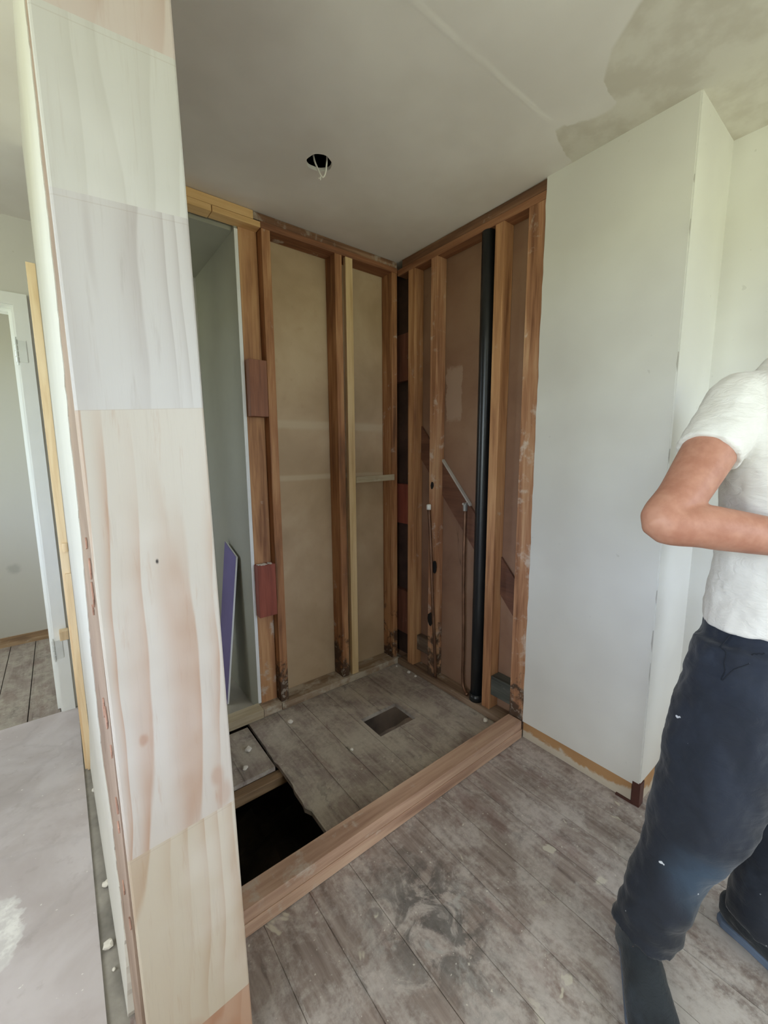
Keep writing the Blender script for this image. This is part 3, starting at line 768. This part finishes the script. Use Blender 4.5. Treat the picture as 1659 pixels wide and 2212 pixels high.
for (yc, zc, hw, hh, lb) in ((-.298, 1.155, .011, .022, 'black plug let into the plaster smeared stud above the pipe cap'), (-.322, .70, .018, .038, 'flat black patch added for a dark notch, halfway down the smeared stud'), (-.293, .385, .021, .044, 'flat black patch added for a dark notch low on the smeared stud')):  # flat black patches added to stand in for dark pipe notches
    bm = bmesh.new()
    pts = [(-.0035, yc+hw*math.cos(a)*random.uniform(.75, 1.1), zc+hh*math.sin(a)*random.uniform(.75, 1.1)) for a in [k*2*math.pi/10 for k in range(10)]]
    extr(bm, pts, (.006, 0, 0))
    tag(obj('black_patch', bm, M_notch_black), lb, 'dark patch')

# ================================================================== SILL, JAMB, DOOR STOP
box('sill_timber', -1.40, -.008, -.917, -.843, .0015, .043, M_sill, 'lower pink brown timber of the alcove sill, lying on the floor', 'sill timber', 'timbers of the alcove sill')
box('sill_timber', -1.40, -.010, -.914, -.842, .0435, .086, M_sill, 'upper pink brown timber of the alcove sill, lying on another', 'sill timber', 'timbers of the alcove sill')
bm = bmesh.new()
fr = [(-1.577, 0.004), (-1.3855, 0.004), (-1.419, 2.396), (-1.5935, 2.396)]
extr(bm, [(x, -1.150, z) for x, z in fr], (0, .018, 0))
tag(obj('jamb_board', bm, M_jamb, bevel=.0035), 'tall pale finger jointed pine board capping the wall end in the foreground', 'jamb board')
dsx = empty('door_stop', (-1.623, .11, 0), 'narrow pale pine strip standing on the white wall end in the hall', 'timber strip')
bm = bmesh.new(); bx(bm, -1.637, -1.609, .125, .14, .004, 2.022); obj('backing_strip', bm, M_strip, dsx, bevel=.001)
bm = bmesh.new(); bx(bm, -1.629, -1.609, .112, .125, .004, .865); obj('stop_strip', bm, M_strip, dsx, bevel=.001)
bm = bmesh.new(); tube(bm, [(-1.618, .118, .955, .010), (-1.618, .118, .99, .010)], seg=14, n=1); obj('dowel', bm, M_strip, dsx, smooth=False)
box('spacer_block', -1.682, -1.645, .640, .690, .405, .452, M_strip, 'small pale pine block fixed on the white door frame near its foot', 'block')

# ================================================================== LOOSE CABLE, CRUMBS
cb = empty('ceiling_cable', (-.747, -.44, 2.41), 'looped white electric cable hanging from the round ceiling hole', 'cable')
bm = bmesh.new()
rx, ry = rt.x, rt.y
def cpt(a, z, r=.0032): return (hc[0]+.0+rx*a, hc[1]+ry*a, z, r)
tube(bm, [cpt(-.028, 2.50), cpt(-.020, 2.42), cpt(-.008, 2.385), cpt(.004, 2.360), cpt(.012, 2.352), cpt(.020, 2.362), cpt(.026, 2.39), cpt(.030, 2.43), cpt(.030, 2.50)], seg=10, n=6)
obj('cable_loop', bm, M_cable, cb, smooth=True)
bm = bmesh.new()
tube(bm, [cpt(.006, 2.358, .0016), cpt(-.002, 2.347, .0014), cpt(-.004, 2.352, .0012)], seg=8, n=3); tube(bm, [cpt(.006, 2.357, .0016), cpt(.002, 2.342, .0014)], seg=8, n=2)
tag(obj('bare_tails', bm, M_cable, cb), 'short stripped wire tails')
CR = [(-.816, -.137, 'white plaster crumb on the alcove boards below the left stud', .016), (-.682, -.488, 'white plaster crumb beside the knot in the alcove boards', .010),
      (-.045, -.735, 'white plaster crumb by the right bottom plate near the sill', .014), (-.04, -.150, 'larger plaster crumb near the inner corner of the alcove', .013),
      (-.035, -.205, 'smaller plaster crumb beside another near the inner corner', .010), (-1.612, -.50, 'plaster crumb wedged under the white hall wall', .014),
      (-1.622, -.70, 'biggest plaster crumb on the strip along the hall wall', .016), (-1.615, -.03, 'plaster crumb just below the pine strip in the hall', .012),
      (-1.618, -.77, 'tiny plaster crumb on the grey strip nearest the jamb board', .006), (-.047, -.045, 'plaster crumb right in the inner corner on the floor', .008),
      (-1.05, -.20, 'chip of plaster on the broken board above the floor opening', .018), (-1.13, -.12, 'flat plaster chip beside the pale bottom plate', .016), (-1.10, -.30, 'plaster chip at the lip of the floor opening', .014)]
for x_, y_, lb, r_ in CR:
    bm = bmesh.new(); bmesh.ops.create_icosphere(bm, subdivisions=2, radius=r_, matrix=Matrix.Translation((x_, y_, 0)))
    for v in bm.verts:
        q = Vector((x_, y_, 0)); d = v.co-q; v.co = q+d*(1+.45*mnoise.noise(v.co*90))*.8
        v.co.z = v.co.z*.7
    mz = min(v.co.z for v in bm.verts)
    for v in bm.verts: v.co.z -= mz-(.0015 if x_ > -1.6 else -.003)
    tag(obj('plaster_crumb', bm, M_crumb, origin=(x_, y_, 0)), lb, 'plaster crumb', 'plaster crumbs on the floors')
# old plank and rag lying under the floor
bm = bmesh.new(); bx(bm, -1.35, -1.02, -.78, -.66, -.53, -.49)
tag(obj('old_plank', bm, M_earth_wood, bevel=.003), 'old dark plank lying in the opening under the floor', 'plank')

# ================================================================== PERSON
PC = Vector((-.222, -1.752, 0)); F = Vector((-.35, -.937, 0)).normalized(); R = Vector((F.y, -F.x, 0)); R = Vector((-.937, .35, 0)).normalized()
def bp(r, f, z): q = PC+R*r+F*f; return (q.x, q.y, z)
person = empty('person', (PC.x, PC.y, 0), 'person standing by the white wall in white t-shirt and dark trousers, arm bent', 'person')
def skin():
    m, t, b = newmat('skin'); N = NB(t); c = N.objco(False)
    n = N.noise(c, 14, 4, .6); n2 = N.noise(c, 60, 3)
    N.put(b.inputs['Base Color'], N.mix(N.step(N.math('ADD', N.math('MULTIPLY', n, .7), N.math('MULTIPLY', n2, .3)), .3, .7), L(164, 110, 88), L(188, 138, 115)))
    b.inputs['Roughness'].default_value = .52; b.inputs['Subsurface Weight'].default_value = .08
    b.inputs['Subsurface Radius'].default_value = (.01, .004, .002)
    N.bump(b, n2, .12, .002)
    return m
def cloth(name, c1, c2, wr, fade=None, specks=False, rough=.85):
    m, t, b = newmat(name); N = NB(t); c = N.objco(False)
    n = N.noise(c, 9, 4, .6); wv = N.noise(c, 420, 2)
    col = N.mix(N.step(n, .35, .65), c1, c2)
    if fade:
        dv = N.vmath('SUBTRACT', c, fade[0]); q = N.n('ShaderNodeVectorMath', operation='LENGTH'); N.put(q.inputs[0], dv)
        ff = N.math('MULTIPLY', N.math('SUBTRACT', 1.0, N.step(N.math('ADD', q.outputs['Value'], N.math('MULTIPLY', N.math('SUBTRACT', n, .5), .10)), .02, fade[1])), .75)
        col = N.mix(ff, col, fade[2])
    if specks:
        sp = N.step(N.noise(c, 38, 2), .735, .755)
        col = N.mix(sp, col, L(206, 210, 216))
        dn = N.step(N.noise(c, 5, 5, .6), .6, .75)
        col = N.mix(N.math('MULTIPLY', dn, .25), col, L(86, 98, 116))
    N.put(b.inputs['Base Color'], col); b.inputs['Roughness'].default_value = rough
    b.inputs['Sheen Weight'].default_value = .15
    fold = N.noise(N.vmath('MULTIPLY', c, (1, 1, 2.2)), wr, 3, .55, 1.6)
    N.bump(b, N.math('ADD', fold, N.math('MULTIPLY', wv, .06)), .38 if not specks else .24, .010)
    return m
M_skin = skin()
M_shirt = cloth('white_cotton', L(218, 214, 206), L(226, 223, 216), 26)
M_trs = cloth('navy_denim', L(20, 27, 39), L(27, 35, 49), 18, ((-.50, -1.735, .32), .11, L(58, 78, 98)), True)
M_shoe = cloth('dark_suede', L(26, 32, 40), L(40, 48, 56), 60, None, True)
M_sole = plain('blue_grey_rubber', L(92, 108, 132), .7, .1)
def soft(o, vox, it=6, disp=0.0, ns=.08):
    r = o.modifiers.new('remesh', 'REMESH'); r.mode = 'VOXEL'; r.voxel_size = vox; r.use_smooth_shade = True
    s = o.modifiers.new('smooth', 'SMOOTH'); s.factor = .5; s.iterations = it
    if disp:
        tx = bpy.data.textures.new('folds', 'CLOUDS'); tx.noise_scale = ns; tx.noise_depth = 2
        d = o.modifiers.new('folds', 'DISPLACE'); d.texture = tx; d.strength = disp; d.mid_level = .5; d.texture_coords = 'LOCAL'

# joints
SR = Vector((-.330, -1.652, 1.450)); ER = Vector((-.606, -1.610, 1.188)); WR = Vector(bp(.09, .185, 1.135))
SL = Vector(bp(-.19, -.02, 1.452)); EL = Vector(bp(-.27, -.01, 1.175)); WL = Vector(bp(-.07, .20, 1.15))
KR = Vector((-.435, -1.674, .40)); AR = Vector((-.545, -1.618, .095)); HR = Vector((-.310, -1.712, .84))
HL = Vector(bp(-.092, 0, .86)); KL = Vector((-.185, -1.800, .46)); AL = Vector((-.240, -1.800, .095))
bm = bmesh.new()
# trunk, neck, head
tube(bm, [bp(0, 0, .80)+(.120, .085), bp(0, 0, .90)+(.138, .098), bp(0, .01, 1.02)+(.152, .112), bp(0, .012, 1.2)+(.165, .12), bp(0, 0, 1.36)+(.18, .118), bp(0, -.01, 1.44)+(.14, .085), bp(-.01, -.012, 1.50)+(.072, .064), bp(-.025, .0, 1.56)+(.058, .060), bp(-.045, .012, 1.62)+(.057, .062)], ref=R, seg=28)
hd = Vector(bp(-.055, .03, 1.70)); ang = math.atan2(R.y, R.x)
ball(bm, hd+Vector((0, 0, .02)), .076, .096, .098, ang); ball(bm, hd+F*.028+Vector((0, 0, -.055)), .056, .068, .062, ang)
tube(bm, [tuple(hd+F*.088+Vector((0, 0, .028)))+(.009,), tuple(hd+F*.106+Vector((0, 0, -.005)))+(.013,), tuple(hd+F*.110+Vector((0, 0, -.020)))+(.016,), tuple(hd+F*.092+Vector((0, 0, -.028)))+(.011,)], seg=10)
for s in (-1, 1):
    ball(bm, hd+R*s*.078+F*(-.008)+Vector((0, 0, -.002)), .010, .020, .034, ang)
    ball(bm, hd+R*s*.032+F*.082+Vector((0, 0, .038)), .026, .010, .007, ang)
ball(bm, hd+F*.086+Vector((0, 0, -.060)), .026, .010, .006, ang); ball(bm, hd+F*.084+Vector((0, 0, -.073)), .022, .011, .006, ang)
def arm(S, E, Wp, hand_dir, palm_n, thumb_side):
    m1 = S.lerp(E, .45); m2 = E.lerp(Wp, .3)
    tube(bm, [tuple(S)+(.058,), tuple(m1)+(.054,), tuple(S.lerp(E, .8))+(.047,), tuple(E+(E-S.lerp(Wp, .5)).normalized()*.008)+(.043,), tuple(E.lerp(Wp, .18))+(.046,), tuple(m2)+(.045,), tuple(E.lerp(Wp, .65))+(.036,), tuple(Wp)+(.028, .024)], seg=20, n=6)
    hv = hand_dir.normalized(); pn = palm_n - hv*hv.dot(palm_n); pn.normalize(); sd = hv.cross(pn)*thumb_side
    tube(bm, [tuple(Wp-hv*.01)+(.027, .020), tuple(Wp+hv*.035)+(.038, .017), tuple(Wp+hv*.085)+(.042, .015), tuple(Wp+hv*.098)+(.036, .012)], ref=sd, seg=18)
    for k, ln in enumerate((.070, .078, .073, .058)):
        b0 = Wp+hv*.078+sd*(.030-.0205*k)
        a = .35+.06*k; p1 = b0+hv*.02; p2 = p1+(hv*math.cos(a)+pn*math.sin(a))*ln*.5; p3 = p2+(hv*math.cos(a*2.4)+pn*math.sin(a*2.4))*ln*.32; p4 = p3+(hv*math.cos(a*3.4)+pn*math.sin(a*3.4))*ln*.25
        tube(bm, [tuple(b0)+(.0095,), tuple(p1)+(.0092,), tuple(p2)+(.0088,), tuple(p3)+(.0080,), tuple(p4)+(.0068,)], seg=12, n=3)
    t0 = Wp+hv*.022+sd*.022; t1 = t0+hv*.026+sd*.026+pn*.006; t2 = t1+hv*.028+sd*.012+pn*.010; t3 = t2+hv*.022+sd*.002+pn*.010
    tube(bm, [tuple(t0)+(.014,), tuple(t1)+(.0115,), tuple(t2)+(.0098,), tuple(t3)+(.0075,)], seg=12, n=4)
arm(SR, ER, WR, (WR-ER).normalized()*.6-R*.7+F*.15, Vector((0, 0, -.3))-F*.9, 1)
arm(SL, EL, WL, (WL-EL).normalized()*.6+R*.6+F*.2, Vector((0, 0, -.3))-F*.9, -1)
def leg(Hj, K, A):
    tube(bm, [tuple(Hj+Vector((0, 0, -.02)))+(.076,), tuple(Hj.lerp(K, .35))+(.074,), tuple(K)+(.056,), tuple(K.lerp(A, .35))+(.055,), tuple(A+Vector((0, 0, .03)))+(.038,), tuple(A-Vector((0, 0, .04)))+(.036,)], seg=18)
leg(HR, KR, AR); leg(HL, KL, AL)
body = obj('body', bm, M_skin, person); soft(body, .0045, 5)
# eyes, brows, lips
for s_ in (-1, 1):
    eye = hd+R*s_*.031+F*.088+Vector((0, 0, .018))
    bm = bmesh.new(); ball(bm, eye, .0125, .0115, .0062, ang)
    ey = obj('eye', bm, plain('eye_white', L(226, 222, 214), .25, .01), person, smooth=True)
    bm = bmesh.new(); ball(bm, eye+F*.0105, .0055, .003, .0055, ang)
    ir = obj('iris', bm, plain('iris_brown', L(60, 44, 34), .2, .05), ey, smooth=True); ir.location = (0, 0, 0)
    bm = bmesh.new(); tube(bm, [tuple(hd+R*s_*a+F*f_+Vector((0, 0, z_)))+(.0035,) for a, f_, z_ in ((.014, .098, .041), (.032, .096, .047), (.050, .084, .042))], seg=8, n=3)
    tag(obj('eyebrow', bm, plain('brow_hair', L(78, 60, 46), .8, .1), person), 'brown eyebrow')
bm = bmesh.new(); tube(bm, [tuple(hd+R*a+F*f_+Vector((0, 0, -.066)))+(.0022, .006) for a, f_ in ((-.024, .084), (-.012, .094), (0, .0975), (.012, .094), (.024, .084))], seg=10, n=3)
tag(obj('lips', bm, plain('lip_skin', L(158, 98, 88), .45, .05), person, smooth=True), 'closed lips')
# hair
bm = bmesh.new()
ball(bm, hd+Vector((0, 0, .036))-F*.012, .082, .100, .092, ang); 
hair = tag(obj('hair', bm, plain('brown_hair', L(84, 66, 50), .7, .2, 60, .6, 200), person, smooth=True), 'short brown hair')
# t-shirt
bm = bmesh.new()
tube(bm, [bp(0, .004, .905)+(.186, .140), bp(0, .004, .95)+(.184, .140), bp(0, .012, 1.05)+(.178, .140), bp(0, .016, 1.2)+(.182, .140), bp(0, .004, 1.34)+(.194, .136), bp(0, -.008, 1.43)+(.172, .108), bp(-.010, -.014, 1.488)+(.122, .092), bp(-.024, -.008, 1.520)+(.086, .082)], ref=R, seg=32)
for S, E, ro in ((SR, ER, 1), (SL, EL, 1)):
    q = S+Vector((0, 0, -.002))
    dv = (E-S).normalized()
    inn = S.lerp(Vector(bp(0, -.01, 1.42)), .45)
    tube(bm, [tuple(inn)+(.075,), tuple(S)+(.068,), tuple(S+dv*.07)+(.067,), tuple(S+dv*.14)+(.065,), tuple(S+dv*.180)+(.064,)], seg=22)
shirt = obj('t_shirt', bm, M_shirt, person); soft(shirt, .006, 5, .013, .06)
# trousers
bm = bmesh.new()
tube(bm, [bp(0, 0, .955)+(.168, .126), bp(0, 0, .90)+(.176, .132), bp(0, -.005, .82)+(.178, .138), bp(0, 0, .74)+(.14, .115)], ref=R, seg=28)
tube(bm, [tuple(HR+Vector((0, 0, .02)))+(.108,), (-.330, -1.706, .70, .118), (-.368, -1.694, .56, .118), (-.412, -1.682, .44, .107), (-.440, -1.668, .36, .092), (-.480, -1.650, .28, .073), (-.508, -1.638, .215, .076), (-.519, -1.633, .185, .069), (-.530, -1.627, .158, .075), (-.538, -1.623, .138, .067), (-.543, -1.620, .116, .070)], seg=26)
tube(bm, [tuple(HL+Vector((0, 0, .02)))+(.108,), (-.170, -1.785, .68, .112), (-.172, -1.797, .54, .103), (-.185, -1.803, .42, .093), (-.210, -1.806, .26, .085), (-.235, -1.803, .14, .080), (-.238, -1.800, .09, .078)], seg=26)
trs = obj('trousers', bm, M_trs, person); soft(trs, .007, 4, .022, .08)
# seams of the trousers laid on the cloth: side pocket, hem
bpy.context.view_layer.update()
dg = bpy.context.evaluated_depsgraph_get()
te = trs.evaluated_get(dg)
def on_cloth(q, off=.0005):
    ok, loc, nor, _ = te.closest_point_on_mesh(Vector(q))
    return tuple(loc+nor*off)
def seam(name, pts, r):
    bm = bmesh.new()
    P = catmull([list(q) for q in pts], 8)
    tube(bm, [on_cloth(q)+(r,) for q in P], seg=8, n=1)
    return obj(name, bm, M_seam, trs)
M_seam = plain('dark_seam', L(20, 25, 34), .9, .05)
sm = [seam('pocket_seam', [(-.440, -1.680, .925), (-.455, -1.690, .86), (-.458, -1.693, .807), (-.433, -1.709, .823), (-.402, -1.73, .847), (-.366, -1.754, .87)], .0013)]
for o_ in sm: o_.location = (0, 0, 0)
# shoes
def shoe(A, d):
    d = Vector(d).normalized(); s = Vector((-d.y, d.x, 0)); o_ = Vector((A.x, A.y, 0))
    P = lambda a, z: tuple(o_+d*a+Vector((0, 0, z)))
    bm = bmesh.new()
    tube(bm, [P(-.082, .05)+(.030, .030), P(-.06, .055)+(.040, .048), P(-.01, .058)+(.043, .056), P(.06, .048)+(.050, .046), P(.13, .040)+(.056, .036), P(.19, .033)+(.050, .028), P(.215, .026)+(.026, .016)], ref=s, seg=22)
    tube(bm, [P(-.02, .05)+(.048, .054), P(-.012, .10)+(.050, .052), P(-.01, .140)+(.052, .054)], ref=d, seg=20)
    sh_ = obj('shoe', bm, M_shoe, person); soft(sh_, .005, 4, .004, .03)
    bm = bmesh.new()
    prof = [(-.086, .024), (-.07, .038), (-.01, .039), (.05, .046), (.13, .055), (.19, .049), (.222, .024)]
    pts = [o_+d*a+s*w_ for a, w_ in prof]+[o_+d*a-s*w_ for a, w_ in prof[::-1]]
    extr(bm, [(q.x, q.y, .0025) for q in pts], (0, 0, .024))
    so = obj('sole', bm, M_sole, sh_, bevel=.005); so.location = (0, 0, 0)
    return sh_
shoe(AR, (-.84, -.54, 0)); shoe(AL, (-.20, -.98, 0))
